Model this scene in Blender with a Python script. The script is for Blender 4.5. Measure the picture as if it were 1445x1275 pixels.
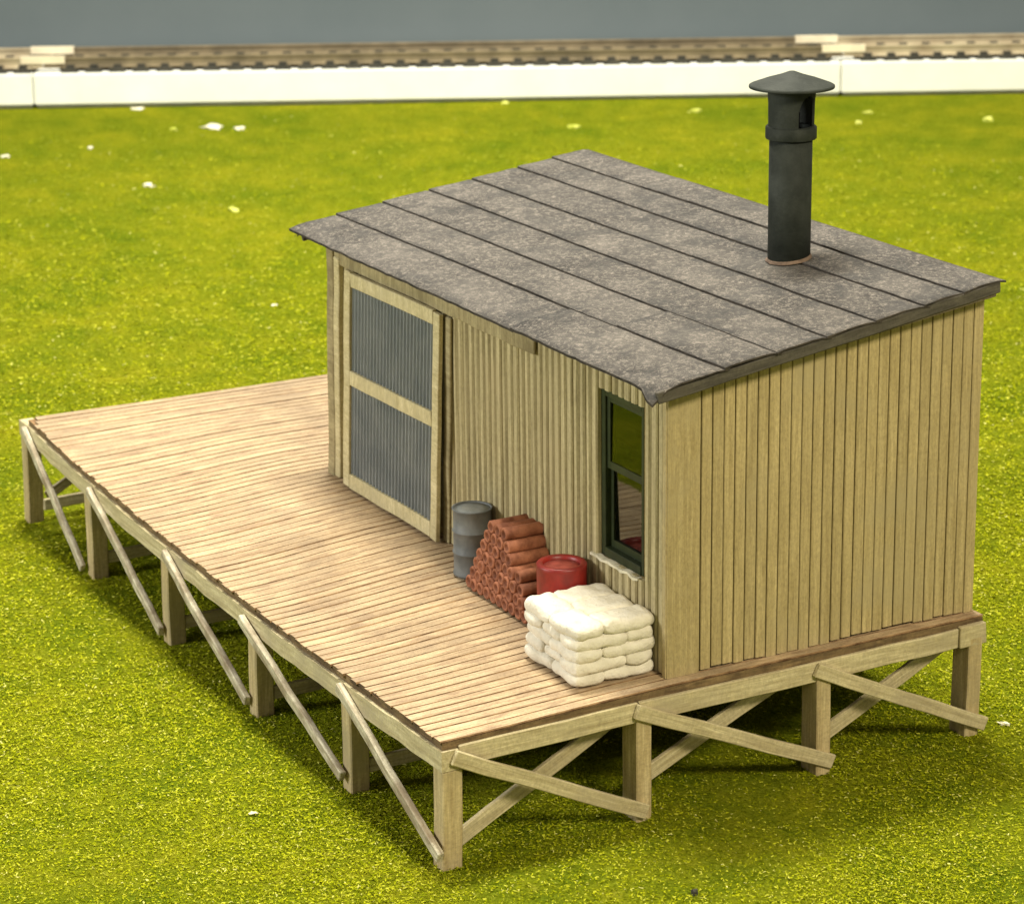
import bpy, bmesh, math, random
import numpy as np
from mathutils import Vector, Matrix, noise
rnd = random.Random(7)
S = bpy.context.scene
for o in list(bpy.data.objects): bpy.data.objects.remove(o)

# ------------------------------------------------------------------ camera
CAMP = Vector((18.2244, -9.04366, 9.95081))
YAW, PIT, ROL = 1.068606, -0.286496, -0.009649
fw = Vector((-math.sin(YAW)*math.cos(PIT), math.cos(YAW)*math.cos(PIT), math.sin(PIT)))
rt = Vector((math.cos(YAW), math.sin(YAW), 0)); up = rt.cross(fw)
r2 = rt*math.cos(ROL)+up*math.sin(ROL); u2 = -rt*math.sin(ROL)+up*math.cos(ROL)
cd = bpy.data.cameras.new('camera'); cam = bpy.data.objects.new('camera', cd)
S.collection.objects.link(cam); S.camera = cam
cam.matrix_world = Matrix(((r2.x, u2.x, -fw.x, CAMP.x), (r2.y, u2.y, -fw.y, CAMP.y), (r2.z, u2.z, -fw.z, CAMP.z), (0, 0, 0, 1)))
cd.sensor_width = 36; cd.lens = 36*3686.36/1445
cd.shift_x = (722.5-767.886)/1445; cd.shift_y = -(637.5-590.673)/1445
cd.clip_start = .5; cd.clip_end = 400
cd.dof.use_dof = True; cd.dof.focus_distance = 23.3; cd.dof.aperture_fstop = 1.5

# ------------------------------------------------------------------ light
W = bpy.data.worlds.new('World'); S.world = W; W.use_nodes = True
W.node_tree.nodes['Background'].inputs[0].default_value = (1.0, .90, .70, 1)
W.node_tree.nodes['Background'].inputs[1].default_value = .40
def area(name, loc, target, sx, sy, power, col):
    l = bpy.data.lights.new(name, 'AREA'); l.shape = 'RECTANGLE'; l.size = sx; l.size_y = sy
    l.energy = power; l.color = col
    o = bpy.data.objects.new(name, l); S.collection.objects.link(o); o.location = loc
    o.rotation_euler = (Vector(target)-Vector(loc)).to_track_quat('-Z', 'Y').to_euler()
    return o
area('ceiling_lamp', (-9, 4, 34), (-4, 2, 0), 8, 4, 18500, (1, .95, .82))
area('ceiling_lamp', (28, 3, 24), (-2, 3, 1), 8, 5, 11500, (1, .88, .64))
area('side_window', (-10, -27, 13), (-4, 2, .5), 8, 5, 7600, (.98, .97, .93))
area('far_ceiling_lamp', (-26, 14, 30), (-34, 17, 0), 14, 5, 15000, (1, .95, .82))
S.view_settings.view_transform = 'Standard'; S.view_settings.look = 'None'
S.view_settings.exposure = 0; S.view_settings.gamma = 1; S.view_settings.use_curve_mapping = False
S.render.engine = 'CYCLES'

# ------------------------------------------------------------------ helpers
COL = S.collection
def tag(o, label=None, cat=None, group=None, kind=None):
    if label: o['label'] = label
    if cat: o['category'] = cat
    if group: o['group'] = group
    if kind: o['kind'] = kind
    return o
def empty(name, loc):
    o = bpy.data.objects.new(name, None); COL.objects.link(o); o.location = loc; o.empty_display_size = .1; return o
def parent(o, p):
    bpy.context.view_layer.update()
    o.parent = p; o.matrix_parent_inverse = p.matrix_world.inverted()
    return o
def link(name, bm, mats, par=None, loc=(0, 0, 0), smooth=False):
    me = bpy.data.meshes.new(name); bm.normal_update(); bm.to_mesh(me); bm.free()
    for m in (mats if isinstance(mats, (list, tuple)) else [mats]): me.materials.append(m)
    if smooth:
        for p in me.polygons: p.use_smooth = True
    o = bpy.data.objects.new(name, me); COL.objects.link(o); o.location = loc
    if par: parent(o, par)
    return o
def box(bm, x0, x1, y0, y1, z0, z1, mi=0):
    v = [bm.verts.new(c) for c in ((x0,y0,z0),(x1,y0,z0),(x1,y1,z0),(x0,y1,z0),(x0,y0,z1),(x1,y0,z1),(x1,y1,z1),(x0,y1,z1))]
    fs = []
    for q in ((3,2,1,0),(4,5,6,7),(0,1,5,4),(1,2,6,5),(2,3,7,6),(3,0,4,7)):
        f = bm.faces.new([v[i] for i in q]); f.material_index = mi; fs.append(f)
    return v
def prism(bm, prof, z0, z1, axis='z', mi=0, n=1):
    """prof: list of (a,b); extrude along the axis in n segments"""
    rings = []
    for i in range(n+1):
        t = z0+(z1-z0)*i/n
        if axis == 'z': rings.append([bm.verts.new((a, b, t)) for a, b in prof])
        elif axis == 'y': rings.append([bm.verts.new((a, t, b)) for a, b in prof])
        else: rings.append([bm.verts.new((t, a, b)) for a, b in prof])
    k = len(prof)
    for r, s in zip(rings, rings[1:]):
        for j in range(k):
            f = bm.faces.new((r[j], r[(j+1) % k], s[(j+1) % k], s[j])); f.material_index = mi
    for r in (rings[0][::-1], rings[-1]):
        f = bm.faces.new(r); f.material_index = mi
    return rings
def fixn(bm): bmesh.ops.recalc_face_normals(bm, faces=bm.faces[:])
def lathe(bm, prof, seg=40, mi=0, squash=1):
    rings = []
    for r, z in prof:
        if r < 1e-6: rings.append([bm.verts.new((0, 0, z))])
        else: rings.append([bm.verts.new((r*math.cos(2*math.pi*i/seg), r*math.sin(2*math.pi*i/seg)*squash, z)) for i in range(seg)])
    for a, b in zip(rings, rings[1:]):
        for i in range(seg):
            j = (i+1) % seg
            if len(a) == 1: f = bm.faces.new((a[0], b[i], b[j]))
            elif len(b) == 1: f = bm.faces.new((a[i], b[0], a[j]))
            else: f = bm.faces.new((a[i], b[i], b[j], a[j]))
            f.material_index = mi; f.smooth = True
def timber(name, p0, p1, w, t, mat, par, side=(0, 1, 0), bev=.008, wob=.006, seed=0):
    """a squared stick from p0 to p1 (centre line), long axis = local X; t measured along 'side', w across"""
    p0 = Vector(p0); p1 = Vector(p1); X = (p1-p0); L = X.length; X.normalize()
    Y = Vector(side); Y = (Y-X*Y.dot(X)).normalized(); Z = X.cross(Y)
    bm = bmesh.new(); n = max(2, int(L/.35)); R = random.Random(seed+int(L*1000))
    rings = []
    for i in range(n+1):
        x = -L/2+L*i/n
        dy, dz = R.uniform(-wob, wob), R.uniform(-wob, wob)
        ex = [R.uniform(-wob, wob)*1.5 if i in (0, n) else 0 for _ in range(4)]
        rings.append([bm.verts.new((x+ex[k], a*t/2+dy, b*w/2+dz)) for k, (a, b) in enumerate(((-1,-1),(1,-1),(1,1),(-1,1)))])
    for r, s in zip(rings, rings[1:]):
        for j in range(4): bm.faces.new((r[j], r[(j+1) % 4], s[(j+1) % 4], s[j]))
    bm.faces.new(rings[0][::-1]); bm.faces.new(rings[-1]); fixn(bm)
    ed = [e for e in bm.edges if len(e.link_faces) == 2 and e.calc_face_angle(0) > .8]
    bmesh.ops.bevel(bm, geom=ed, offset=bev, segments=1, affect='EDGES')
    o = link(name, bm, mat)
    o.matrix_world = Matrix(((X.x, Y.x, Z.x, (p0.x+p1.x)/2), (X.y, Y.y, Z.y, (p0.y+p1.y)/2), (X.z, Y.z, Z.z, (p0.z+p1.z)/2), (0, 0, 0, 1)))
    parent(o, par); return o

# ------------------------------------------------------------------ materials
class N:
    def __init__(s, name, rough=.8, spec=.25):
        s.m = bpy.data.materials.new(name); s.m.use_nodes = True; s.t = s.m.node_tree
        s.b = s.t.nodes['Principled BSDF']; s.b.inputs['Roughness'].default_value = rough
        s.b.inputs['Specular IOR Level'].default_value = spec
        s.tc = s.t.nodes.new('ShaderNodeTexCoord'); s.oi = s.t.nodes.new('ShaderNodeObjectInfo')
    def L(s, a, b): s.t.links.new(a, b)
    def coord(s, sc=(1, 1, 1), objrand=True, kind='Object'):
        m = s.t.nodes.new('ShaderNodeMapping'); m.inputs['Scale'].default_value = sc
        s.L(s.tc.outputs[kind], m.inputs['Vector'])
        if objrand:
            a = s.t.nodes.new('ShaderNodeVectorMath'); a.operation = 'SCALE'; a.inputs[0].default_value = (37, 19, 53)
            s.L(s.oi.outputs['Random'], a.inputs['Scale']); s.L(a.outputs[0], m.inputs['Location'])
        return m.outputs[0]
    def noise(s, vec, scale, detail=4, rough=.55, dist=0):
        n = s.t.nodes.new('ShaderNodeTexNoise'); n.inputs['Scale'].default_value = scale; n.inputs['Detail'].default_value = detail
        n.inputs['Roughness'].default_value = rough; n.inputs['Distortion'].default_value = dist
        s.L(vec, n.inputs['Vector']); return n.outputs['Fac']
    def ramp(s, fac, stops):
        r = s.t.nodes.new('ShaderNodeValToRGB'); e = r.color_ramp.elements
        while len(e) < len(stops): e.new(.5)
        for k, (p, c) in enumerate(stops):
            e[k].position = p; e[k].color = (c[0], c[1], c[2], 1) if hasattr(c, '__len__') else (c, c, c, 1)
        s.L(fac, r.inputs[0]); return r.outputs[0]
    def mix(s, a, b, fac, mode='MIX'):
        m = s.t.nodes.new('ShaderNodeMix'); m.data_type = 'RGBA'; m.blend_type = mode
        for v, i in ((fac, m.inputs[0]), (a, m.inputs[6]), (b, m.inputs[7])):
            if hasattr(v, 'is_output'): s.L(v, i)
            elif hasattr(v, '__len__'): i.default_value = (v[0], v[1], v[2], 1)
            else: i.default_value = v
        return m.outputs[2]
    def board(s, axis, a0, pitch):
        sp = s.t.nodes.new('ShaderNodeSeparateXYZ'); s.L(s.tc.outputs['Object'], sp.inputs[0])
        m = s.t.nodes.new('ShaderNodeMath'); m.operation = 'SUBTRACT'; s.L(sp.outputs[axis], m.inputs[0]); m.inputs[1].default_value = a0
        d = s.t.nodes.new('ShaderNodeMath'); d.operation = 'DIVIDE'; s.L(m.outputs[0], d.inputs[0]); d.inputs[1].default_value = pitch
        f = s.t.nodes.new('ShaderNodeMath'); f.operation = 'FLOOR'; s.L(d.outputs[0], f.inputs[0])
        w = s.t.nodes.new('ShaderNodeTexWhiteNoise'); w.noise_dimensions = '1D'; s.L(f.outputs[0], w.inputs['W'])
        v = s.t.nodes.new('ShaderNodeVectorMath'); v.operation = 'SCALE'; v.inputs[0].default_value = (5, 5, 5); s.L(w.outputs['Value'], v.inputs['Scale'])
        v2 = s.t.nodes.new('ShaderNodeVectorMath'); v2.operation = 'ADD'; s.L(s.tc.outputs['Object'], v2.inputs[0]); s.L(v.outputs[0], v2.inputs[1])
        s.bv = v.outputs[0]
        return w.outputs['Value'], v2.outputs[0]
    def scaled(s, vec, sc, weak=0):
        if weak:      # mostly continuous across boards, with a small jump at each
            k = s.t.nodes.new('ShaderNodeVectorMath'); k.operation = 'SCALE'; k.inputs['Scale'].default_value = .06; s.L(s.bv, k.inputs[0])
            a = s.t.nodes.new('ShaderNodeVectorMath'); a.operation = 'ADD'; s.L(s.tc.outputs['Object'], a.inputs[0]); s.L(k.outputs[0], a.inputs[1]); vec = a.outputs[0]
        m = s.t.nodes.new('ShaderNodeMapping'); m.inputs['Scale'].default_value = sc; s.L(vec, m.inputs['Vector']); return m.outputs[0]
    def base(s, c):
        if hasattr(c, 'is_output'): s.L(c, s.b.inputs['Base Color'])
        else: s.b.inputs['Base Color'].default_value = (c[0], c[1], c[2], 1)
    def bump(s, h, strength=.5, dist=.01, prev=None):
        b = s.t.nodes.new('ShaderNodeBump'); b.inputs['Strength'].default_value = strength; b.inputs['Distance'].default_value = dist
        s.L(h, b.inputs['Height']); s.L(b.outputs[0], s.b.inputs['Normal'])
        if prev is not None: s.L(prev, b.inputs['Normal'])
        return b.outputs[0]
def wood(name, light, dark, streak=(2, 30, 30), stain=None, stain_scale=1.2, rough=.75, stainlo=.5, stainhi=.7, gl=.5, board=None):
    n = N(name, rough)
    if board: bid, bvec = n.board(*board); g = n.noise(n.scaled(bvec, streak), 1.0, 5, .65, .4)
    else: g = n.noise(n.coord(streak), 1.0, 5, .65, .4)
    c = n.ramp(g, [(.3, dark), (.52, [(a*gl+b*(1-gl)) for a, b in zip(light, dark)]), (.68, light)])
    fine = n.noise(n.coord((streak[0]*4, streak[1]*4, streak[2]*4)), 1, 3, .6)
    c = n.mix(c, n.ramp(fine, [(.3, .72), (.7, 1.12)]), .6, 'MULTIPLY')
    if board: c = n.mix(c, n.ramp(bid, [(0, .90), (1, 1.05)]), .8, 'MULTIPLY')
    sk = n.noise(n.coord((1, 1, .6)), 38, 5, .75)
    c = n.mix(c, n.ramp(sk, [(.34, .74), (.50, .98), (.66, 1.18)]), .75, 'MULTIPLY')
    if stain:
        s = n.noise(n.coord((1, 1, 1)), stain_scale, 5, .6)
        c = n.mix(c, stain, n.ramp(s, [(stainlo, 0), (stainhi, .85)]))
    n.base(c); n.bump(n.noise(n.coord((streak[0]*2, streak[1]*2, streak[2]*2)), 1, 4, .7), .35, .01)
    return n.m
TAN = (.50, .43, .235); TAND = (.30, .25, .125)
M_frame = wood('weathered_timber', (.62, .55, .34), (.34, .28, .15), (1.5, 26, 26), (.36, .31, .20), 1.6)
M_post = wood('post_timber', (.58, .48, .27), (.33, .25, .12), (1.2, 22, 22), (.31, .26, .15), 1.3)
M_brace = wood('grey_timber', (.70, .66, .50), (.24, .19, .12), (3, 26, 26), (.22, .17, .11), 2.6, .62, .46, .62)
M_wallR = wood('siding_end', (.49, .40, .205), (.33, .26, .12), (26, 26, 1.2), (.36, .30, .165), 1.1, board=('Y', 2.60, 3.04/26))
M_wallF = wood('siding_front', (.54, .47, .27), (.29, .24, .125), (26, 26, 1.0), (.40, .335, .19), 1.3, stainlo=.5, board=('X', -7.05, 6.84/59))
M_trim = wood('trim_wood', (.60, .53, .32), (.42, .36, .19), (14, 14, 3), (.42, .37, .22), 1.5)
M_trimd = wood('dark_trim_wood', (.42, .36, .20), (.24, .195, .10), (20, 20, 2), (.15, .12, .06), 1.5)
M_gap = wood('groove_backing', (.26, .19, .07), (.16, .115, .04))  # brown backing board that shows between the siding boards
M_brown = wood('brown_edge', (.25, .17, .085), (.09, .06, .03), (3, 3, 30), (.05, .03, .018), 3, .85)
M_inside = wood('inner_board', (.16, .13, .08), (.09, .07, .04))

def deck_mat():
    n = N('deck_planks', .68, .3)
    bid, bvec = n.board('X', -10.95, 10.95/79)
    g = n.noise(n.scaled(bvec, (34, 1.6, 4)), 1.0, 5, .65, .3)
    c = n.ramp(g, [(.28, (.27, .18, .10)), (.46, (.43, .31, .18)), (.66, (.54, .41, .25))])
    c = n.mix(c, n.ramp(bid, [(0, .80), (1, 1.10)]), .75, 'MULTIPLY')
    s1 = n.noise(n.scaled(bvec, (.42, .9, 1), 1), 1.2, 6, .68)
    c = n.mix(c, (.24, .18, .115), n.ramp(s1, [(.42, 0), (.62, .6)]))
    s2 = n.noise(n.coord((10, 2.6, 3), False), 1.0, 6, .7)
    c = n.mix(c, (.22, .145, .085), n.ramp(s2, [(.50, 0), (.66, .75)]))
    s3 = n.noise(n.coord((1, 1, 1), False), 42, 4, .7)
    c = n.mix(c, n.ramp(s3, [(.32, .70), (.5, .97), (.66, 1.16)]), .8, 'MULTIPLY')
    n.base(c); n.bump(n.noise(n.coord((60, 4, 8), False), 1, 4, .7), .4, .008)
    return n.m
M_deck = deck_mat()
def groove_mat():
    n = N('deck_groove', .9, .1); g = n.noise(n.coord((2, 3, 3), False), 2, 4)
    n.base(n.ramp(g, [(.35, (.11, .06, .03)), (.65, (.30, .19, .095))])); return n.m
M_groove = groove_mat()

def roof_mat():
    n = N('tar_paper', .92, .15)
    v = n.coord((1, 1, 1))
    a = n.noise(v, 1.3, 6, .62, .6)
    c = n.ramp(a, [(.34, (.055, .052, .050)), (.5, (.090, .084, .078)), (.66, (.135, .124, .112))])
    f = n.noise(n.coord((1, 1.2, 1)), 17, 9, .88, .8)
    c = n.mix(c, (.37, .33, .28), n.ramp(f, [(.49, 0), (.60, .65)]))
    d = n.noise(v, 2.3, 5, .65, .3)
    c = n.mix(c, (.062, .062, .061), n.ramp(d, [(.53, 0), (.58, .45)]))
    n.base(c); n.bump(n.noise(v, 34, 7, .85), 1, .02)
    return n.m
M_roof = roof_mat()
def simple(name, c1, c2, scale=6, rough=.6, bump=.2, spec=.3, det=5, lo=.35, hi=.65, bs=30, bd=.01):
    n = N(name, rough, spec); v = n.coord()
    n.base(n.ramp(n.noise(v, scale, det, .6), [(lo, c1), (hi, c2)])); n.bump(n.noise(v, bs, 4, .6), bump, bd); return n.m
M_fascia = wood('grey_fascia', (.105, .095, .075), (.05, .045, .036), (3, 24, 24), (.08, .07, .055), 1.5, .8)
M_roofedge = simple('tar_paper_edge', (.02, .017, .014), (.06, .05, .04), 8, .9)
M_pipe = simple('black_metal', (.016, .020, .016), (.030, .035, .029), 5, .7, .5, .2, bs=30)
M_core = simple('black_hole', (.003, .003, .003), (.006, .006, .005))  # near-black core that fills the view through the vent openings
M_rust = simple('rust_stain', (.10, .07, .05), (.20, .14, .10), 14, .9)
M_panel = simple('grey_panel', (.31, .345, .36), (.42, .45, .45), 2.2, .6, .2, .3)
M_green = simple('dark_green_paint', (.010, .016, .004), (.022, .032, .008), 6, .5, .2, .4)
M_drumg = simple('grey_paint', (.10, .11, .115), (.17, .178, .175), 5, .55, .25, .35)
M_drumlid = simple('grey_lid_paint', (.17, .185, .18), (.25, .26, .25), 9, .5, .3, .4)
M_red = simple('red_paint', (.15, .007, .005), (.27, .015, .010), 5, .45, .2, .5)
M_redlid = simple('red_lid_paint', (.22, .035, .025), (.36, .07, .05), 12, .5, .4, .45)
M_clay = simple('red_brown_clay', (.16, .052, .025), (.38, .15, .08), 7, .72, .6, .3, bs=45, bd=.008)
M_sack = simple('white_sack', (.60, .565, .46), (.74, .705, .60), 5, .9, 1, .1, bs=16, bd=.022)
M_white = simple('white_crumb', (.65, .62, .45), (.85, .82, .65), 5, .9)
M_sill = simple('pale_raw_wood', (.45, .42, .30), (.66, .62, .47), 9, .9)
M_foam = simple('white_foam', (.76, .77, .72), (.82, .83, .78), 1, .8, .1)
M_foamd = simple('recess_shade_foam', (.25, .26, .19), (.36, .36, .28), 2, .9)  # darkened colour paints the shade in the recess under the boards
M_wall = simple('grey_wall_paint', (.098, .122, .134), (.110, .134, .146), .3, .8, .05)
M_tie = simple('black_plastic', (.03, .03, .024), (.055, .052, .04), 3, .7)
M_rail = simple('tarnished_rail', (.13, .105, .065), (.25, .20, .12), 1.4, .5, .1, .4)
M_rail2 = simple('bright_rail', (.34, .275, .18), (.50, .43, .29), 1.4, .45, .1, .4)
M_joiner = simple('rail_joiner_metal', (.66, .58, .42), (.78, .70, .52), 2, .4, .1, .5)
M_yell = simple('pale_flock', (.45, .50, .05), (.72, .74, .2), 5, .9)
gl = N('window_glass', .03, .5); gl.base((.55, .6, .5)); gl.b.inputs['Transmission Weight'].default_value = 1; gl.b.inputs['IOR'].default_value = 1.42
M_glass = gl.m

# ------------------------------------------------------------------ ground
def sm(a, b, x):
    t = min(1, max(0, (x-a)/(b-a))); return t*t*(3-2*t)
def gz(x, y):
    return (-.05-.12*sm(-.5, -7, x))*(1-sm(.3, 3.2, y)) - .02*sm(0, 3, x)
def grass_mat():
    n = N('grass_mat', 1, 0)
    v = n.coord((1, 1, 1), False)
    f = n.noise(v, 20, 6, .8, .8)
    c = n.ramp(f, [(.30, (.06, .088, .003)), (.46, (.185, .215, .008)), (.60, (.285, .32, .018)), (.74, (.47, .49, .06))])
    g = n.noise(v, .42, 5, .6)
    c = n.mix(c, n.ramp(g, [(.35, (.72, .84, .85)), (.65, (1.22, 1.12, 1.1))]), .9, 'MULTIPLY')
    h = n.noise(v, 1.7, 4, .65)
    c = n.mix(c, n.ramp(h, [(.36, (.76, .84, .9)), (.68, (1.28, 1.18, 1.25))]), .7, 'MULTIPLY')
    # yellow worn flecks
    k = n.noise(v, 3.2, 3, .5)
    c = n.mix(c, (.50, .50, .06), n.ramp(k, [(.68, 0), (.76, .6)]))
    n.base(c)
    b = n.bump(n.noise(v, 24, 6, .85, .6), 1, .055)
    n.bump(n.noise(v, 2.5, 5, .7), .8, .12, b)
    return n.m
M_grass = grass_mat()
xs = np.concatenate([np.linspace(-75, -15, 20)[:-1], np.linspace(-15, 5, 61), np.linspace(5, 40, 12)[1:]])
ys = np.concatenate([np.linspace(-40, -3, 14)[:-1], np.linspace(-3, 8, 45), np.linspace(8, 70, 20)[1:]])
bm = bmesh.new()
G = [[bm.verts.new((x, y, gz(x, y)+.025*noise.noise(Vector((x*.5, y*.5, 0))))) for y in ys] for x in xs]
for i in range(len(xs)-1):
    for j in range(len(ys)-1):
        bm.faces.new((G[i][j], G[i+1][j], G[i+1][j+1], G[i][j+1])).smooth = True
g = link('ground', bm, M_grass, smooth=True); tag(g, kind='structure')

def flecks():
    """loose flock fibres lying on the mat: one mesh of small bent slivers"""
    R = np.random.default_rng(3)
    P = []
    k = 3600000
    P = np.stack([R.uniform(-36, 5, k), R.uniform(-6.5, 24, k)], 1)
    q = P-np.array([CAMP.x, CAMP.y]); dd = np.hypot(q[:, 0], q[:, 1]); q /= dd[:, None]
    ang = np.arctan2(q[:, 1], q[:, 0])-math.atan2(fw.y, fw.x); ang = (ang+np.pi) % (2*np.pi)-np.pi
    inside = (P[:, 0] > -10) & (P[:, 0] < -.8) & (P[:, 1] > .9) & (P[:, 1] < 5)
    keep = (ang < .30) & (ang > -.30) & (dd > 13) & (R.random(k) < np.minimum(1, np.exp(-(dd-19)/8.5))) & ~(inside & (R.random(k) < .6))
    P = P[keep]; n = len(P)
    X, Y = P[:, 0], P[:, 1]
    def smv(a, b, x):
        t = np.clip((x-a)/(b-a), 0, 1); return t*t*(3-2*t)
    Z = (-.05-.12*smv(-.5, -7, X))*(1-smv(.3, 3.2, Y))-.02*smv(0, 3, X)
    Z += R.uniform(-.006, .022, n)
    dist = np.hypot(X-CAMP.x, Y-CAMP.y); sc = np.clip(dist/20, .7, 2)
    L = R.uniform(.008, .024, n)*sc; w = R.uniform(.003, .0075, n)*sc
    a = R.uniform(0, 2*np.pi, n); tilt = R.uniform(-.5, .8, n); b = a+R.uniform(-2.0, 2.0, n)
    d1 = np.stack([np.cos(a)*np.cos(tilt), np.sin(a)*np.cos(tilt), np.sin(tilt)], 1)
    t2 = tilt*R.uniform(-1, .6, n); d2 = np.stack([np.cos(b)*np.cos(t2), np.sin(b)*np.cos(t2), np.sin(t2)], 1)
    s1 = np.stack([-np.sin(a), np.cos(a), R.uniform(-.6, .6, n)], 1); s2 = np.stack([-np.sin(b), np.cos(b), R.uniform(-.6, .6, n)], 1)
    c = np.stack([X, Y, Z], 1)
    p0 = c-d1*L[:, None]; p2 = c+d2*L[:, None]
    V = np.empty((n, 6, 3)); V[:, 0] = p0-s1*w[:, None]*.5; V[:, 1] = p0+s1*w[:, None]*.5
    V[:, 2] = c+s1*w[:, None]; V[:, 3] = c-s1*w[:, None]; V[:, 4] = p2+s2*w[:, None]*.5; V[:, 5] = p2-s2*w[:, None]*.5
    me = bpy.data.meshes.new('grass_fibres')
    me.vertices.add(n*6); me.vertices.foreach_set('co', V.ravel())
    idx = np.array([0, 3, 2, 1, 3, 5, 4, 2])[None, :]+np.arange(n)[:, None]*6
    me.loops.add(n*8); me.loops.foreach_set('vertex_index', idx.ravel().astype(np.int32))
    me.polygons.add(n*2); me.polygons.foreach_set('loop_start', np.arange(0, n*8, 4, dtype=np.int32))
    try: me.polygons.foreach_set('loop_total', np.full(n*2, 4, dtype=np.int32))
    except Exception: pass
    me.update(calc_edges=True)
    at = me.attributes.new('tone', 'FLOAT', 'POINT'); at.data.foreach_set('value', np.repeat(R.random(n), 6).astype(np.float32))
    m = N('flock_fibre', 1, 0); a_ = m.t.nodes.new('ShaderNodeAttribute'); a_.attribute_name = 'tone'
    cc = m.ramp(a_.outputs['Fac'], [(0, (.10, .13, .004)), (.4, (.21, .24, .004)), (.75, (.365, .38, .012)), (.97, (.44, .45, .05)), (1, (.55, .53, .18))])
    m.base(cc)
    me.materials.append(m.m)
    o = bpy.data.objects.new('grass', me); COL.objects.link(o)
    tag(o, 'short bright green flock grass fibres covering the ground around the dock', 'grass', kind='stuff')
flecks()

# ------------------------------------------------------------------ backdrop, foam bed, track
A = Vector((-39.487, 8.592, 0)); D = Vector((10.6, 20.939, 0)).normalized(); Nn = Vector((-D.y, D.x, 0))  # Nn points away from the camera
fr = Matrix(((D.x, Nn.x, 0, A.x), (D.y, Nn.y, 0, A.y), (0, 0, 1, 0), (0, 0, 0, 1)))
def far(o): o.matrix_world = fr; return o
T0 = (Vector((-39.504, 9.467, 0))-A).dot(D); T1 = (Vector((-30.972, 25.836, 0))-A).dot(D)
bm = bmesh.new(); box(bm, -40, 60, 3.2, 3.6, -.3, 14)
o = far(link('backdrop_wall', bm, M_wall)); tag(o, 'plain blue grey wall panel behind the railway track', 'wall')
HB = .80
for (t0, t1, pos) in ((-14, T0-.012, 'short white foam bed board at the left end of the track, left of the joint'), (T0+.012, T1-.012, 'long white foam bed board carrying the middle of the track'), (T1+.012, 42, 'white foam bed board at the right end, beyond the joint behind the stovepipe')):
    bm = bmesh.new(); box(bm, t0, t1, 0, 2.9, .085, HB); bmesh.ops.bevel(bm, geom=bm.edges[:], offset=.03, segments=2, affect='EDGES'); box(bm, t0+.05, t1-.05, .16, 2.8, -.05, .084, 1)  # inset base added to give a dark shadow gap below the board
    o = far(link('foam_board', bm, [M_foam, M_foamd])); tag(o, pos, 'foam board', 'white foam boards under the track')
# ties
TS = .537
def rail_profile(h=.245):
    return [(-.07, 0), (.07, 0), (.07, .03), (.018, .05), (.018, h-.06), (.045, h-.045), (.045, h), (-.045, h), (-.045, h-.045), (-.018, h-.06), (-.018, .05), (-.07, .03)]
def jt(px): return px
J0, J1 = T0+.22, T1+.08
tb = bmesh.new(); box(tb, -.185, .185, .10, 2.4, HB+.002, HB+.075)
box(tb, -.2685, .2685, .42, 1.78, HB+.004, HB+.065)
for yy in (.34, 1.86):
    box(tb, -.09, .09, yy-.10, yy+.10, HB+.075, HB+.16)
tie0 = None
for k, (t0, t1, lab, rm) in enumerate(((-14, J0, 'short bright railed track section left of the first rail joint', M_rail2), (J0, J1, 'long tarnished brown track section in the middle', M_rail), (J1, 42, 'bright railed track section on the right beyond the second rail joint', M_rail2))):
    tr = empty('track_section', A+D*((t0+t1)/2)+Vector((0, 0, HB))); tag(tr, lab, 'railway track', 'model railway track sections')
    for yy in (.34, 1.86):
        bm = bmesh.new(); prism(bm, [(yy+a, HB+.085+b) for a, b in rail_profile()], t0+.01, t1-.01, 'x'); fixn(bm)
        o = far(link('rail', bm, rm)); parent(o, tr)
    ti = math.ceil((t0+.15)/TS)
    lo, hi = (-6, 31)
    while ti*TS < t1-.15:
        t = ti*TS; ti += 1
        if t < lo or t > hi: continue
        if tie0 is None:
            tie = link('tie', tb, M_tie); tie0 = tie
        else:
            tie = tie0.copy(); COL.objects.link(tie)
        tie.parent = None; tie.matrix_world = fr @ Matrix.Translation((t, 0, 0)); parent(tie, tr)
    if k > 0:
        for yy, off in ((.34, 0), (1.86, 0 if k == 1 else -.42)):
            bm = bmesh.new(); tt = t0+off; hl = .5
            box(bm, tt-hl, tt+hl, yy-.085, yy-.052, HB+.19, HB+.35); box(bm, tt-hl, tt+hl, yy+.052, yy+.085, HB+.19, HB+.35)
            box(bm, tt-hl, tt+hl, yy-.052, yy+.052, HB+.335, HB+.352)
            o = far(link('rail_joiner', bm, M_joiner)); parent(o, tr)

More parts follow.
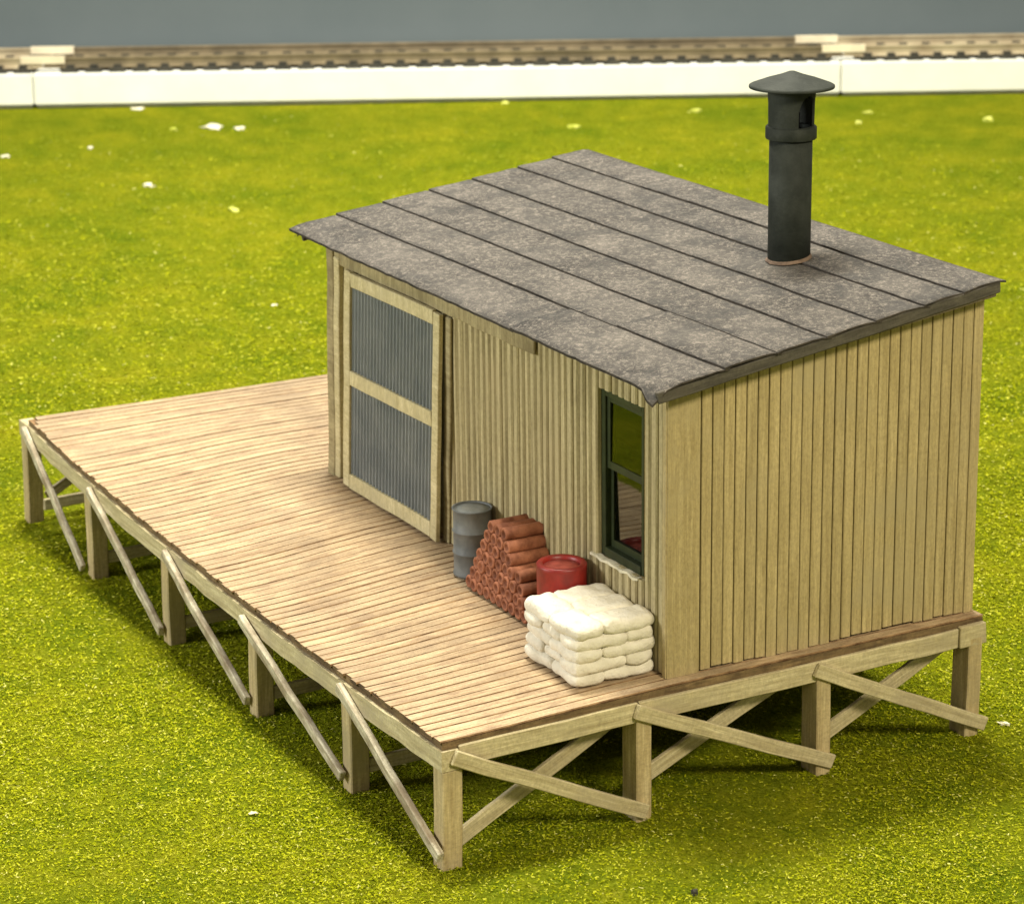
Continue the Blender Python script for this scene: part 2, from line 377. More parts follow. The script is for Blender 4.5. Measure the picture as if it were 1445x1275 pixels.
# ------------------------------------------------------------------ the freight shed on its platform
shed = empty('freight_shed', (-5.5, 2.8, 0))
tag(shed, 'tan board sided shed with grey sloping roof on a raised plank dock over grass', 'shed')
EX = [-10.935, -9.653, -8.671, -7.264, -6.424, -5.375, -4.284, -3.448, -2.138, -1.066, -.087]
EZ = [1.225, 1.125, 1.095, 1.057, 1.05, 1.045, 1.037, 1.052, 1.078, 1.116, 1.155]
def dz(x, y):
    e = float(np.interp(x, EX, EZ)); e = (e+float(np.interp(x-.5, EX, EZ))+float(np.interp(x+.5, EX, EZ)))/3
    return e+(1.2-e)*sm(-.2, 2.3, y)
DX0, DX1, DY0, DY1 = -10.95, 0.0, -.06, 5.66
bm = bmesh.new(); npk = 79; pw = (DX1-DX0)/npk; R = random.Random(5)
for i in range(npk):
    x0 = DX0+pw*i; x1 = x0+pw; ga = R.choice((.003, .005, .006, .009)); gd = R.uniform(.010, .024)
    lf = (x0+ga*.4, x0+ga*1.2+.004); rg = (x1-ga*1.2-.004, x1-ga*.4)
    y0 = DY0+R.uniform(-.012, .022); ny = 16; prev = None; lift = R.uniform(-.003, .003)
    if i < 2: y0 += .04*(2-i)
    for j in range(ny+1):
        y = y0+(DY1-y0)*j/ny
        zz = [dz(x0, y)-gd, dz(x0, y)+lift, dz(x1, y)+lift, dz(x1, y)-gd]
        row = [bm.verts.new((lf[0], y, zz[0])), bm.verts.new((lf[1], y, zz[1])), bm.verts.new((rg[0], y, zz[2])), bm.verts.new((rg[1], y, zz[3]))]
        if j == 0:
            bt = [bm.verts.new((lf[0], y, zz[0]-.02)), bm.verts.new((rg[1], y, zz[3]-.02))]
            f = bm.faces.new((bt[0], bt[1], row[3], row[2], row[1], row[0])); f.material_index = 2
        if prev:
            for k, mi in ((0, 1), (1, 0), (2, 1)):
                f = bm.faces.new((prev[k], prev[k+1], row[k+1], row[k])); f.material_index = mi
        prev = row
    # torn splinters on the front edge
    if R.random() < .6:
        xx = R.uniform(x0+.02, x1-.02); zt = dz(xx, 0)+R.uniform(-.01, .012); l = R.uniform(.012, .035)
        v = [bm.verts.new((xx-.008, y0+.01, zt)), bm.verts.new((xx+.008, y0+.01, zt)), bm.verts.new((xx+R.uniform(-.03, .03), y0-l, zt+R.uniform(-.02, .02)))]
        f = bm.faces.new(v); f.material_index = 2
# slab under the scribed surface
nx, ny = 44, 10
def slab(off):
    return [[bm.verts.new((DX0+.01+(DX1-.01-DX0)*i/nx, DY0+.018+.008*math.sin(i*2.7)+(DY1-DY0-.02)*j/ny, dz(DX0+(DX1-DX0)*i/nx, DY0+(DY1-DY0)*j/ny)-off)) for j in range(ny+1)] for i in range(nx+1)]
tp, bt = slab(.022), slab(.095)
for i in range(nx):
    for j in range(ny):
        f = bm.faces.new((tp[i][j], tp[i+1][j], tp[i+1][j+1], tp[i][j+1])); f.material_index = 1
        f = bm.faces.new((bt[i][j], bt[i][j+1], bt[i+1][j+1], bt[i+1][j])); f.material_index = 2
    for j in (0, ny):
        f = bm.faces.new((bt[i][j], bt[i+1][j], tp[i+1][j], tp[i][j])); f.material_index = 2
for i in (0, nx):
    for j in range(ny):
        f = bm.faces.new((bt[i][j], bt[i][j+1], tp[i][j+1], tp[i][j])); f.material_index = 2
fixn(bm)
deck = link('deck', bm, [M_deck, M_groove, M_brown], shed)

# curved front beam and the straight side beams
def curvebeam(x0, x1, ya, yb, zt, zb, mat, n=40, seed=1):
    bm = bmesh.new(); R = random.Random(seed); rings = []
    for i in range(n+1):
        x = x0+(x1-x0)*i/n; j = R.uniform(-.008, .008)
        t, b = zt(x), zb(x)+R.uniform(-.006, .006)
        rings.append([bm.verts.new((x, ya+j, b)), bm.verts.new((x, ya+j, t)), bm.verts.new((x, yb, t)), bm.verts.new((x, yb, b))])
    for r, s in zip(rings, rings[1:]):
        for k in range(4): bm.faces.new((r[k], r[(k+1) % 4], s[(k+1) % 4], s[k]))
    bm.faces.new(rings[0][::-1]); bm.faces.new(rings[-1]); fixn(bm)
    o = link('beam', bm, mat); return o
# M_frame streaks run along local X, which is world X here
o = curvebeam(-11.2, .035, -.075, .09, lambda x: dz(x, 0)-.085, lambda x: dz(x, 0)-.27, M_frame); parent(o, deck)
# right end beam in three lengths like the model
timber('beam', (-.015, .092, .995), (-.015, 1.86, 1.013), .19, .09, M_frame, deck, side=(1, 0, 0), seed=2)
timber('beam', (-.012, 1.865, 1.015), (-.012, 5.36, 1.02), .19, .09, M_frame, deck, side=(1, 0, 0), seed=3)
timber('beam', (.0, 5.365, 1.03), (.0, 5.665, 1.04), .21, .11, M_frame, deck, side=(1, 0, 0), seed=4)
timber('beam', (-11.13, .1, .99), (-11.13, 5.7, 1.0), .19, .1, M_frame, deck, side=(1, 0, 0), seed=5)
timber('beam', (-11.2, 5.62, .99), (-.1, 5.62, 1.0), .19, .1, M_frame, deck, side=(0, 1, 0), seed=6)
BX = [-11.13, -8.91, -6.5, -4.12, -1.95, -.06]     # bent positions (post centres)
YR = [.0, 1.92, 3.83, 5.6]
for bi, bx in enumerate(BX):
    for yi, yy in enumerate(YR):
        zt = dz(bx, yy)-(.27 if yi == 0 else .19); g0 = gz(bx, yy)-.03
        if yi == 0: c = (bx+rnd.uniform(-.01, .01), .035); wx, wy = .19, .19
        elif bx > -1: c = (bx-.02, yy-.005); wx, wy = .26, .155
        else: c = (bx, yy); wx, wy = .2, .17
        if yi == 3: c = (c[0], 5.55)
        lean = rnd.uniform(-.02, .02) if yi else (-.1 if bi == 0 else rnd.uniform(-.03, .0))
        timber('post', (c[0]+lean, c[1], g0), (c[0], c[1], zt), wy if True else wx, wx, M_post, deck, side=(1, 0, 0), bev=.012, seed=bi*7+yi)
# front diagonal braces, one per bay: measured on the face y = -.1
FB = [((-10.93, 1.10), (-9.00, -.07)), ((-8.66, .96), (-6.52, -.02)), ((-6.35, .92), (-4.17, .03)), ((-4.23, .88), (-1.93, .09)), ((-1.97, .97), (.06, .12))]
for k, ((xa, za), (xb, zb)) in enumerate(FB):
    timber('brace', (xa, -.115, za), (xb, -.118, zb), .105, .062, M_brace, deck, side=(0, 1, 0), seed=20+k, wob=.008)
# right end: outer brace (front to back, falling) and inner brace (rising)
for k, ((ya, za), (yb, zb)) in enumerate((((.03, 1.01), (1.93, .075)), ((1.82, 1.05), (3.92, .11)), ((3.72, 1.05), (5.68, .11)))):
    timber('brace', (.062, ya, za), (.066, yb, zb), .135, .05, M_frame, deck, side=(1, 0, 0), seed=30+k)
for k, ((ya, za), (yb, zb)) in enumerate((((.16, .08), (1.95, 1.0)), ((1.97, .22), (3.8, 1.02)), ((3.93, .21), (5.62, 1.0)))):
    timber('brace', (-.235, ya, za), (-.235, yb, zb), .15, .05, M_frame, deck, side=(1, 0, 0), seed=40+k)
# low tie boards of the inner bents
for k, bx in enumerate(BX[:-1]):
    z = gz(bx, .3)+.22
    timber('brace', (bx+.02, .13, z), (bx+.02, 5.5, z+.08), .14, .05, M_frame, deck, side=(1, 0, 0), seed=50+k)
timber('brace', (-11.22, .2, .12), (-11.22, 1.9, 1.0), .12, .05, M_brace, deck, side=(1, 0, 0), seed=60)
timber('brace', (-11.22, 2.0, .15), (-11.22, 3.8, 1.0), .12, .05, M_brace, deck, side=(1, 0, 0), seed=61)

# ---- walls
WY, WX0, WX1, WYB = 2.26, -7.2, -.13, 5.64
ZR0, ZR1 = 3.940, 4.434; RY0, RY1 = 1.955, 5.645
def rz(y): return ZR0+(ZR1-ZR0)*(y-RY0)/(RY1-RY0)     # top surface of the roof
def roofunder(y): return rz(y)-.14
def siding(a0, a1, pitch, gap, face, zlo, zhi, axis, sgn, holes=(), seed=0, depth=.05):
    """boards with chamfered grooves; axis 'x': boards side by side along x facing -y (sgn=-1) or +y; axis 'y' facing +x / -x"""
    bm = bmesh.new(); R = random.Random(seed); n = max(1, round((a1-a0)/pitch)); p = (a1-a0)/n
    for i in range(n):
        s0 = a0+p*i; s1 = s0+p; g = gap*R.uniform(.7, 1.25); d = depth; off = R.uniform(-.0015, .0015)
        ch = g*.7
        prof = [(s0+g*.5, -sgn*d), (s0+g*.5, sgn*(off)-sgn*ch), (s0+g*.5+ch*.8, sgn*off), (s1-g*.5-ch*.8, sgn*off), (s1-g*.5, sgn*off-sgn*ch), (s1-g*.5, -sgn*d)]
        mid = (s0+s1)/2
        spans = [(zlo(mid)+R.uniform(-.012, .012), zhi(mid))]
        for (h0, h1, z0, z1) in holes:
            if s1 > h0+.02 and s0 < h1-.02:
                spans = [(spans[0][0], z0+R.uniform(-.012, .012)), (z1, spans[0][1])]
        for (za, zb) in spans:
            if zb-za < .02: continue
            if axis == 'x': q = [(a, face+b) for a, b in prof]
            else: q = [(face+b, a) for a, b in prof]
            prism(bm, q, za, zb, 'z', n=6)
    fixn(bm); return bm
WIN = (-1.385, -.625, 1.985, 3.585)
# front wall
fz = lambda a: 1.205
bm = siding(-7.05, -.21, .1165, .030, WY, fz, lambda a: roofunder(WY)-.005, 'x', -1, [WIN, (-6.6, -4.55, 1.2, 3.55)], 1)
for (x0, x1, z0, z1) in ((-7.1, WIN[0], 1.205, 3.8), (WIN[1], -.14, 1.205, 3.8), (WIN[0], WIN[1], 1.205, WIN[2]), (WIN[0], WIN[1], WIN[3], 3.8)):
    box(bm, x0, x1, WY+.052, WY+.10, z0, z1, 1)
wf = link('front_wall', bm, [M_wallF, M_gap], shed)
# right end wall: a flat corner board then narrow boards
bm = siding(2.592, 5.64, .1165, .010, WX1, lambda a: 1.215+.01*math.sin(a*3), lambda a: roofunder(a)-.004, 'y', 1, (), 2)
box(bm, WX1-.09, WX1-.052, 2.35, 5.62, 1.21, 3.8, 1)
wr = link('end_wall', bm, [M_wallR, M_gap], shed); wr['label'] = 'right end wall of narrow vertical tan boards'
bm = bmesh.new(); prism(bm, [(WX1-.075, 2.235), (WX1+.006, 2.235), (WX1+.006, 2.585), (WX1-.05, 2.585), (WX1-.05, 2.30), (WX1-.075, 2.30)], 1.20, roofunder(2.4)-.03, 'z', n=8); fixn(bm)
bmesh.ops.bevel(bm, geom=[e for e in bm.edges if abs(e.verts[0].co.z-e.verts[1].co.z) > .1 and e.is_manifold and e.calc_face_angle(0) > .5], offset=.012, segments=2, affect='EDGES')
link('corner_board', bm, M_wallR, shed)
bm = siding(2.3, 5.64, .1165, .017, WX0, lambda a: 1.205, lambda a: roofunder(a)-.004, 'y', -1, (), 3); box(bm, WX0+.052, WX0+.09, 2.3, 5.62, 1.21, 3.8, 1)
link('end_wall', bm, [M_wallR, M_gap], shed)
bm = siding(-7.2, -.13, .1165, .02, WYB, lambda a: 1.205, lambda a: roofunder(WYB)-.004, 'x', 1, (), 4); box(bm, -7.15, -.22, WYB-.09, WYB-.052, 1.205, 4.2, 1)
link('back_wall', bm, [M_wallR, M_gap], shed)
bm = bmesh.new(); box(bm, -7.1, -.23, 2.38, 5.5, 1.205, 1.23); link('inner_floor', bm, M_inside, shed)
# left corner post (slightly leaning), the strip behind it, ragged foot
timber('corner_post', (-7.13, 2.225, 1.19), (-7.01, 2.235, 3.84), .16, .09, M_trimd, shed, side=(0, 1, 0), wob=.009, seed=70)
timber('door_jamb', (-7.00, 2.232, 1.2), (-6.86, 2.232, 3.70), .13, .07, M_trim, shed, side=(0, 1, 0), seed=71)
timber('door_jamb', (-4.42, 2.24, 1.2), (-4.27, 2.24, 3.60), .12, .03, M_trimd, shed, side=(0, 1, 0), seed=72)
timber('door_track', (-6.93, 2.225, 3.735), (-2.47, 2.225, 3.73), .20, .03, M_trimd, shed, side=(0, 1, 0), seed=73)

# sliding door: sheared so that its head sits left as in the picture
door = empty('sliding_door', (-5.55, 2.16, 1.25)); parent(door, shed)
door['label'] = 'tall sliding door with tan frame and two grey ribbed panels'
def dp(s, z, y=0):      # s 0..1 across, z height -> world position on the slightly leaning door
    t = (z-1.26)/(3.62-1.26)
    return Vector((-6.69+s*2.30+.085*t, 2.13+.055*t+y, z))
def dmember(s0, z0, s1, z1, w, nm, seed, y=0):
    timber(nm, dp(s0, z0, y), dp(s1, z1, y), w, .05, M_trim, door, side=(0, 1, 0), bev=.006, wob=.005, seed=seed)
ZB, ZT = 1.285, 3.60
dmember(.045, ZB-.06, .045, ZT+.03, .145, 'stile', 80)
dmember(.965, ZB-.06, .965, ZT+.03, .135, 'stile', 81)
dmember(.085, ZT-.05, .93, ZT-.035, .15, 'door_rail', 82)
dmember(.085, 2.47, .93, 2.50, .16, 'door_rail', 83)
dmember(.085, ZB+.02, .93, ZB+.04, .165, 'door_rail', 84)
for (za, zb) in ((ZB+.06, 2.43), (2.52, ZT-.09)):
    bm = bmesh.new(); n = 25
    top, bot = [], []
    for i in range(n*4+1):
        s = .085+.85*i/(n*4); w_ = .017*(1 if i % 4 in (1, 2) else -1)
        top.append(bm.verts.new(dp(s, zb, .014+w_))); bot.append(bm.verts.new(dp(s, za, .014+w_)))
    for i in range(n*4): bm.faces.new((bot[i], bot[i+1], top[i+1], top[i]))
    bmesh.ops.solidify(bm, geom=bm.faces[:], thickness=.008); fixn(bm)
    link('ribbed_panel', bm, M_panel, door)

# window
win = empty('window', (-1.0, 2.28, 2.0)); parent(win, shed); win['label'] = 'narrow dark green double sash window'
x0, x1, z0, z1 = WIN
def fr_box(nm, xa, xb, za, zb, ya, yb):
    bm = bmesh.new(); box(bm, xa, xb, ya, yb, za, zb); bmesh.ops.bevel(bm, geom=bm.edges[:], offset=.006, segments=1, affect='EDGES')
    return link(nm, bm, M_green, win)
bm = bmesh.new()
fwid = .075
box(bm, x0+.004, x0+fwid, WY+.05, WY+.16, z0+.004, z1-.004)
box(bm, x1-.05, x1-.004, WY+.05, WY+.16, z0+.004, z1-.004)
box(bm, x0+fwid, x1-.05, WY+.052, WY+.16, z1-.08, z1-.004)
box(bm, x0+fwid, x1-.05, WY+.040, WY+.16, z0+.004, z0+.09)
bmesh.ops.bevel(bm, geom=bm.edges[:], offset=.006, segments=1, affect='EDGES')
link('window_frame', bm, M_green, win)
ym = (z0+z1)/2+.08
for (za, zb, dy, nm) in ((ym-.035, z1-.08, .0, 'upper'), (z0+.09, ym+.02, .035, 'lower')):
    bm = bmesh.new(); xa, xb = x0+fwid, x1-.05; a = .055; yf = WY+.072+dy
    box(bm, xa, xa+a, yf, yf+.028, za, zb); box(bm, xb-.03, xb, yf, yf+.028, za, zb)
    box(bm, xa+a, xb-.03, yf+.001, yf+.027, zb-.045, zb); box(bm, xa+a, xb-.03, yf+.001, yf+.027, za, za+.07)
    o = link('sash', bm, M_green, win)
    bm = bmesh.new(); box(bm, xa+a, xb-.03, yf+.012, yf+.018, za+.07, zb-.045)
    for v_ in bm.verts: v_.co.y += (-.022 if nm == 'lower' else .012)*(v_.co.z-(za+zb)/2)
    link('pane', bm, M_glass, win)
bm = bmesh.new(); R = random.Random(9); k = 14; prev = None
for i in range(k+1):
    x = x0-.09+(x1-x0+.08)*i/k; yo = WY-.012-.018*(.5+.5*math.sin(i*2.1)); zz = z0-.008+.006*math.sin(i*1.3)
    row = [bm.verts.new((x, WY+.04, zz+.012)), bm.verts.new((x, yo, zz+.01)), bm.verts.new((x, yo, zz-.016+.006*math.sin(i*1.9))), bm.verts.new((x, WY+.04, zz-.02))]
    if prev:
        for q in range(4): bm.faces.new((prev[q], prev[(q+1) % 4], row[(q+1) % 4], row[q]))
    else: bm.faces.new(row[::-1])
    prev = row
bm.faces.new(prev); fixn(bm); o = link('sill', bm, M_sill, win); o['label'] = 'ragged pale wooden window sill'

# ---- roof
RX0, RX1 = -7.53, .13
roof = None
bm = bmesh.new()
v = []
def rb(x, y, z): return bm.verts.new((x, y, z))
prof = [(2.215, rz(2.215)-.13), (2.10, rz(2.10)-.045), (5.60, rz(5.60)-.045), (5.60, rz(5.60)-.13)]
prism(bm, prof, RX0+.12, RX1-.06, 'x', n=4); fixn(bm)
roof = link('roof', bm, M_inside, shed); roof['label'] = 'shallow single slope roof of seven lapped grey felt strips'
timber('fascia', (RX1-.035, 2.0, rz(2.0)-.075), (RX1-.065, 5.64, rz(5.64)-.048), .105, .05, M_fascia, roof, side=(1, 0, 0), seed=90)
timber('fascia', (RX0+.09, 2.06, rz(2.06)-.10), (RX0+.09, 5.60, rz(5.60)-.10), .12, .05, M_fascia, roof, side=(1, 0, 0), seed=91)
BL = [0, .155, .309, .463, .606, .762, .887, 1]; BR = [0, .187, .333, .477, .622, .766, .885, 1]
SEAM = [-2.45, -1.62, None, None, None, None, -5.55]
for k in range(7):
    spans = [(RX0, RX1)] if SEAM[k] is None else [(RX0, SEAM[k]+.05), (SEAM[k], RX1)]
    for si, (xa, xb) in enumerate(spans):
        bm = bmesh.new(); R = random.Random(100+k*3+si); nxx = max(6, int((xb-xa)/.11)); nyy = 6
        T = []; Bt = []
        jag = [R.uniform(-.009, .009) for _ in range(nxx+1)]
        jag2 = [R.uniform(-.008, .008) for _ in range(nyy+1)]
        for i in range(nxx+1):
            x = xa+(xb-xa)*i/nxx; T.append([]); Bt.append([])
            for j in range(nyy+1):
                t = j/nyy; fx = (x-RX0)/(RX1-RX0)
                ya = RY0+(RY1-RY0)*(BL[k]*(1-fx)+BR[k]*fx); yb = RY0+(RY1-RY0)*(BL[k+1]*(1-fx)+BR[k+1]*fx)+.06
                y = ya+(yb-ya)*t
                if j == 0: y += jag[i]*.5+.006*math.sin(x*1.3+k)
                xx = x
                if i == nxx and si == len(spans)-1: xx += jag2[j]+.02*(1-t)-.02
                if i == 0 and si == 0: xx += -jag2[j]-.015*math.sin(k)
                xx += (.025-.06*k/6)*sm(-1.5, RX1, xx); z = rz(y)+.014*(1-t)**1.3+(.012 if si == 1 and k != 6 else .004 if si == 1 else 0)+.005*noise.noise(Vector((xx*1.1, y*2, k*.3)))-.016*(1 if t > .9 else 0)
                # folded and torn front edge
                if k == 0:
                    f = 1-min(1, t*3); z -= .03*f*f+(.012*noise.noise(Vector((xx*4, 0, 3)))*f)
                    if xx > -.12: z -= .11*f*f*sm(-.12, .1, xx); xx -= .05*f*sm(-.12, .1, xx)
                if xx > RX1-.2 and k != 0: z += .014*math.sin(math.pi*min(1, t))*sm(RX1-.2, RX1, xx)
                T[-1].append(bm.verts.new((xx, y, z))); Bt[-1].append(bm.verts.new((xx, y, z-(.016 if j else .024))))
        for i in range(nxx):
            for j in range(nyy):
                bm.faces.new((T[i][j], T[i+1][j], T[i+1][j+1], T[i][j+1])).smooth = True
                f = bm.faces.new((Bt[i][j], Bt[i][j+1], Bt[i+1][j+1], Bt[i+1][j])); f.material_index = 1
            f = bm.faces.new((Bt[i][0], Bt[i+1][0], T[i+1][0], T[i][0])); f.material_index = 1
            f = bm.faces.new((Bt[i][nyy], T[i][nyy], T[i+1][nyy], Bt[i+1][nyy])); f.material_index = 1
        for i in (0, nxx):
            for j in range(nyy):
                f = bm.faces.new((Bt[i][j], T[i][j], T[i][j+1], Bt[i][j+1])); f.material_index = 1
        fixn(bm)
        link('felt_strip', bm, [M_roof, M_roofedge], roof)
# loose torn scrap at the front left corner
bm = bmesh.new()
for i, (a, b, c) in enumerate((((-7.50, 2.06, 3.93), (-7.40, 2.02, 3.93), (-7.53, 2.00, 3.80)), ((-7.46, 2.05, 3.93), (-7.33, 2.03, 3.92), (-7.44, 2.00, 3.84)))):
    bm.faces.new([bm.verts.new(p) for p in (a, b, c)])
bmesh.ops.solidify(bm, geom=bm.faces[:], thickness=.02)
link('torn_felt', bm, M_roofedge, roof)

# stovepipe
CX, CY = -2.05, 4.78; CZ = rz(CY)
pipe = empty('stovepipe', (CX, CY, CZ)); parent(pipe, roof); pipe['label'] = 'tall black stovepipe with a flat conical cap'
def plink(nm, bm, mat, z=0):
    fixn(bm); o = link(nm, bm, mat, None, (CX, CY, CZ+z)); parent(o, pipe); return o
r = .205
bm = bmesh.new(); lathe(bm, [(0, -.1), (r, -.1), (r, 1.19), (0, 1.19)], 56); o = plink('pipe_shaft', bm, M_pipe)
bm = bmesh.new(); lathe(bm, [(r+.002, 1.17), (r+.03, 1.175), (r+.038, 1.185), (r+.038, 1.285), (r+.03, 1.295), (r-.02, 1.297)], 56); plink('collar', bm, M_pipe)
bm = bmesh.new(); lathe(bm, [(r-.006, 1.29), (r-.003, 1.52), (r+.006, 1.64), (r+.008, 1.655)], 160)
# arched openings through the vent head: facing right (+x+y) and the other side
HO = []
dirs = [math.radians(14), math.radians(194)]
rem = []
for f in bm.faces:
    c = f.calc_center_median()
bmesh.ops.subdivide_edges(bm, edges=[e for e in bm.edges if abs(e.verts[0].co.z-e.verts[1].co.z) > .02], cuts=26)
for f in bm.faces:
    c = f.calc_center_median(); a = math.atan2(c.y, c.x)
    for d0 in dirs:
        da = (a-d0+math.pi) % (2*math.pi)-math.pi
        if abs(da) < .52 and 1.297 < c.z < 1.41+.19*math.sqrt(max(0, 1-(da/.52)**2)): rem.append(f); break
bmesh.ops.delete(bm, geom=rem, context='FACES')
bmesh.ops.solidify(bm, geom=bm.faces[:], thickness=.018)
for f in bm.faces: f.smooth = False
o = link('vent_head', bm, M_pipe, None, (CX, CY, CZ)); parent(o, pipe)
bm = bmesh.new(); lathe(bm, [(0, 1.22), (.08, 1.22), (.08, 1.66), (0, 1.66)], 24); plink('flue_core', bm, M_core)
bm = bmesh.new(); R1 = .405; lathe(bm, [(0, 1.655), (R1-.03, 1.655), (R1-.003, 1.658), (R1, 1.664), (R1-.002, 1.680), (R1-.02, 1.690), (R1*.6, 1.742), (R1*.28, 1.780), (.03, 1.812), (0, 1.815)], 64); plink('cap', bm, M_pipe)
bm = bmesh.new(); k = 40
ri = []
for i in range(k):
    a = 2*math.pi*i/k; ro = r-.006+.045*(.5+.5*noise.noise(Vector((math.cos(a)*2, math.sin(a)*2, 5))))
    ri.append([bm.verts.new((q*math.cos(a), q*math.sin(a), (ZR1-ZR0)/(RY1-RY0)*q*math.sin(a)+h)) for q, h in ((r-.01, .062), (r+.006, .034), (ro, .014))])
for i in range(k):
    for q in range(2): bm.faces.new((ri[i][q], ri[(i+1) % k][q], ri[(i+1) % k][q+1], ri[i][q+1]))
plink('rusty_flashing', bm, M_rust)

# ------------------------------------------------------------------ goods on the dock
def drum(name, loc, R0, H, mats, label, ribs, red=False):
    e = empty(name, loc); tag(e, label, 'drum')
    bm = bmesh.new(); pr = [(0, 0), (R0-.01, 0), (R0, .012), (R0, .03), (R0-.008, .04)]
    for zr in ribs: pr += [(R0-.006, zr-.010), (R0+.003, zr-.004), (R0+.003, zr+.004), (R0-.006, zr+.010)]
    if red: pr += [(R0-.004, H-.05), (R0, H-.015), (R0-.012, H), (R0-.05, H), (R0-.062, H-.008), (R0-.066, H-.035)]
    else: pr += [(R0-.008, H-.02), (R0+.004, H-.012), (R0+.004, H), (R0-.012, H), (R0-.014, H-.016)]
    lathe(bm, pr, 48); fixn(bm); o = link('drum_body', bm, mats[0], None, loc); parent(o, e)
    bm = bmesh.new(); q = R0-.066 if red else R0-.014; zz = H-.034 if red else H-.015
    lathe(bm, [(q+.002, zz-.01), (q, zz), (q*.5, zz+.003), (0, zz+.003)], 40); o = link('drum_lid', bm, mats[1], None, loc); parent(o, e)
    return e
drum('steel_drum', (-3.455, 2.045, 1.197), .197, .69, (M_drumg, M_drumlid), 'dull grey steel drum with a flat lid standing against the wall beside the clay pipes', (.24, .46))
drum('red_drum', (-1.535, 1.975, 1.197), .235, .72, (M_red, M_redlid), 'glossy red drum with a sunken lid between the clay pipes and the white sacks', (), True)

# clay pipes
pr_, pi_, pl = .0645, .036, .42
variants = []
for s in range(4):
    bm = bmesh.new(); R = random.Random(s); seg = 18; rings = []
    for (q, y) in ((pi_, .10), (pi_, .004), (pr_-.010, 0), (pr_, .010), (pr_-.002, pl*.4), (pr_, pl-.01), (pr_-.01, pl), (pi_, pl), (pi_, pl-.1)):
        rings.append([bm.verts.new(((q+.0025*math.sin(i*1.1+s*2+y*9))*math.cos(2*math.pi*i/seg), y+R.uniform(-.002, .002), (q+.0025*math.sin(i*.9+s))*math.sin(2*math.pi*i/seg))) for i in range(seg)])
    for a, b in zip(rings, rings[1:]):
        for i in range(seg): bm.faces.new((a[i], a[(i+1) % seg], b[(i+1) % seg], b[i])).smooth = True
    bm.faces.new(rings[0]); bm.faces.new(rings[-1][::-1])
    fixn(bm); me = bpy.data.meshes.new('clay_pipe'); bm.to_mesh(me); bm.free(); me.materials.append(M_clay); variants.append(me)
R = random.Random(11); 
rows = [10, 9, 8, 7, 5, 4, 3]
for k, c in enumerate(rows):
    for i in range(c):
        o = bpy.data.objects.new('clay_pipe', variants[R.randrange(4)]); COL.objects.link(o)
        x = -3.105+.126*i+.063*k; yoff = 1.80+.012*k+R.uniform(-.012, .012)
        o.location = (x+R.uniform(-.003, .003), yoff, 1.1995+pr_+k*.1095); o.rotation_euler = (0, R.uniform(0, 6), R.uniform(-.02, .02))
        where = 'bottom row' if k == 0 else 'top row' if k == 6 else 'lower rows' if k < 3 else 'upper rows'
        if k == 6: lab = ['leftmost', 'middle', 'rightmost'][i]+' clay pipe of the three lying on top of the stack'
        elif i == 0: lab = 'clay pipe at the left end of the %s row up from the deck' % ['first', 'second', 'third', 'fourth', 'fifth', 'sixth'][k]
        elif i == c-1: lab = 'clay pipe at the right end of the %s row up from the deck' % ['first', 'second', 'third', 'fourth', 'fifth', 'sixth'][k]
        else: lab = 'hollow clay pipe between others in the %s row up from the deck' % ['first', 'second', 'third', 'fourth', 'fifth', 'sixth'][k]
        tag(o, lab, 'clay pipe', 'red brown clay pipes stacked by the wall')

# sacks
def sack_mesh(L, Wd, Hh, seed):
    bm = bmesh.new(); n = 14; nz = 6
    bmesh.ops.create_grid(bm, x_segments=n, y_segments=n, size=1)
    top = bm.verts[:]
    geo = bmesh.ops.duplicate(bm, geom=bm.verts[:]+bm.edges[:]+bm.faces[:])
    low = [v for v in geo['geom'] if isinstance(v, bmesh.types.BMVert)]
    off = Vector((seed*3.1, seed*1.7, 0))
    for vs, sg in ((top, 1), (low, -1)):
        for v in vs:
            u, w = v.co.x, v.co.y
            u2_, w2 = math.sin(u*math.pi/2), math.sin(w*math.pi/2)     # denser near the rim
            h = ((1-abs(u2_)**9)**.5)*((1-abs(w2)**7)**.5)
            # rounded corners in plan
            k = 1-.10*(abs(u2_)*abs(w2))**3
            p = Vector((u2_*L/2*k, w2*Wd/2*k, sg*h*Hh/2))
            nn = noise.noise(p*6+off)*.022+noise.noise(p*17+off)*.010
            p.z += sg*nn*h*1.2; p.x += noise.noise(p*5+off*2)*.03; p.y += noise.noise(p*5-off)*.03
            v.co = p
    bmesh.ops.remove_doubles(bm, verts=bm.verts[:], dist=.0012); fixn(bm)
    for f in bm.faces: f.smooth = True
    me = bpy.data.meshes.new('sack'); bm.to_mesh(me); bm.free(); me.materials.append(M_sack); return me
SX0, SX1, SY0, SY1 = -1.29, -.32, 1.45, 2.245
long_m = [sack_mesh(.575, .352, .137, s) for s in range(4)]; short_m = [sack_mesh(.52, .312, .137, s+10) for s in range(4)]
LH = .108; R = random.Random(21); names = ['bottom', 'second', 'middle', 'fourth', 'top']
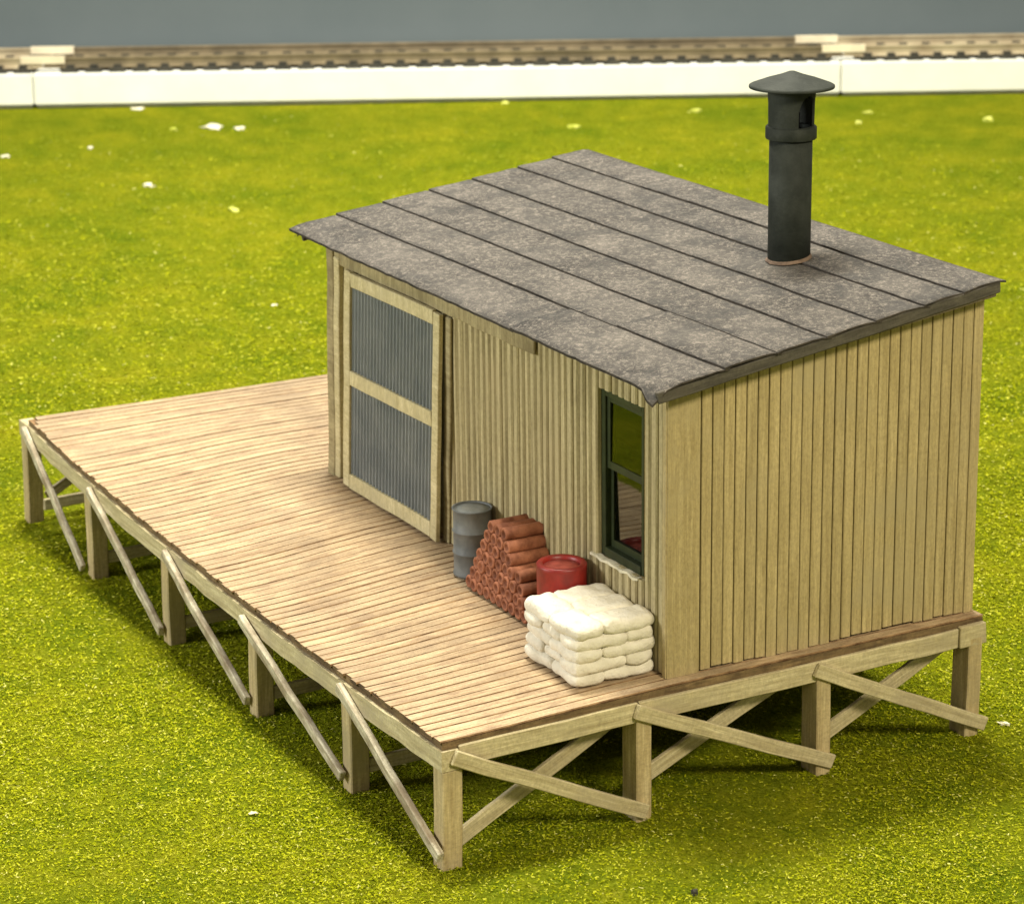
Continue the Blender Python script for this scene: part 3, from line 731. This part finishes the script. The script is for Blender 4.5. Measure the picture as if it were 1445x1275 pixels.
for k in range(5):
    lx, ly = SX1-SX0, SY1-SY0; sacks = []
    if k % 2 == 0:      # pairs lie along x at the front, three along y behind
        for i in range(2): sacks.append((SX0+lx*(.25+.5*i), SY0+ly*.18, 0, 'front', i, 2, short_m))
        for i in range(3): sacks.append((SX0+lx*(1/6+i/3), SY0+ly*.675, 1, 'back', i, 3, long_m))
    else:
        for i in range(3): sacks.append((SX0+lx*(1/6+i/3), SY0+ly*.325, 1, 'front', i, 3, long_m))
        for i in range(2): sacks.append((SX0+lx*(.25+.5*i), SY0+ly*.82, 0, 'back', i, 2, short_m))
    for (x, y, rot, fb, i, c, mm) in sacks:
        o = bpy.data.objects.new('sack', mm[R.randrange(4)]); COL.objects.link(o)
        o.location = (x+R.uniform(-.008, .008), y+R.uniform(-.008, .008), 1.199+.0625+k*LH)
        o.rotation_euler = (0, R.choice((0, math.pi)), (math.pi/2 if rot else 0)+R.uniform(-.03, .03))
        side = {2: ['left', 'right'], 3: ['left', 'centre', 'right']}[c][i]
        where = 'nearest the dock edge' if fb == 'front' else 'against the shed wall'
        tag(o, 'white sack in the %s layer of the sack pile, %s one %s' % (names[k], side, where), 'sack', 'white sacks piled on the dock')

# ------------------------------------------------------------------ crumbs on the grass
CR = [(-37.80, 11.29, .16, M_white, 'white crumb on grass just in front of the foam board, left of centre'),
 (-34.87, 11.0, .12, M_yell, 'small pale crumb left of the pair lying below the track at upper left'),
 (-34.67, 11.83, .24, M_white, 'largest flat pale crumb of the three in a row at upper left'),
 (-34.19, 12.26, .16, M_white, 'pale crumb at the right of the row of three at upper left'),
 (-29.29, 8.33, .15, M_white, 'long tilted whitish crumb on grass left of the roof'),
 (-33.74, 8.71, .09, M_white, 'tiny pale crumb above the tilted crumb on the left grass'),
 (-33.74, 6.89, .10, M_white, 'white crumb at the far left edge of the grass'),
 (-26.24, 8.85, .15, M_yell, 'pale yellow crumb on grass close to the left roof corner'),
 (-19.09, 6.59, .06, M_white, 'white dot of a crumb on grass left of the shed wall'),
 (-34.13, 18.77, .15, M_yell, 'yellowish crumb touching the foam board above the roof'),
 (-30.58, 18.56, .15, M_yell, 'yellow crumb on grass above the roof back corner'),
 (-30.88, 21.83, .16, M_yell, 'pale yellow crumb on grass left of the stovepipe'),
 (-28.68, 24.99, .11, M_yell, 'upper of two pale crumbs right of the stovepipe'),
 (-27.76, 24.08, .11, M_yell, 'lower of two pale crumbs right of the stovepipe'),
 (-26.56, 26.67, .18, M_yell, 'bright yellow crumb near the upper right corner of the grass'),
 (-.02, 5.97, .055, M_white, 'flat white crumb on grass beside the back right post'),
 (-1.90, -1.01, .04, M_white, 'tiny pale sliver on grass in front of the braces'),
 (1.46, 1.55, .045, M_tie, 'tiny black crumb on grass at the bottom edge')]
for k, (x, y, s, m, lab) in enumerate(CR):
    bm = bmesh.new(); bmesh.ops.create_icosphere(bm, subdivisions=2, radius=1)
    R = random.Random(k); sx, sy, sz = s*R.uniform(.7, 1.1), s*R.uniform(.35, .7), s*R.uniform(.18, .34)
    if m is M_tie: sx, sy, sz = s*.6, s*.6, s*1.1
    for v in bm.verts:
        q = 1+1.0*noise.noise(v.co*1.9+Vector((k, 0, 0))); v.co = Vector((v.co.x*sx*q, v.co.y*sy*q, v.co.z*sz*q))
    o = link('crumb', bm, m, None, (x, y, gz(x, y)+.02)); o.rotation_euler = (0, 0, R.uniform(0, 3))
    tag(o, lab, 'crumb', 'loose crumbs scattered on the grass')
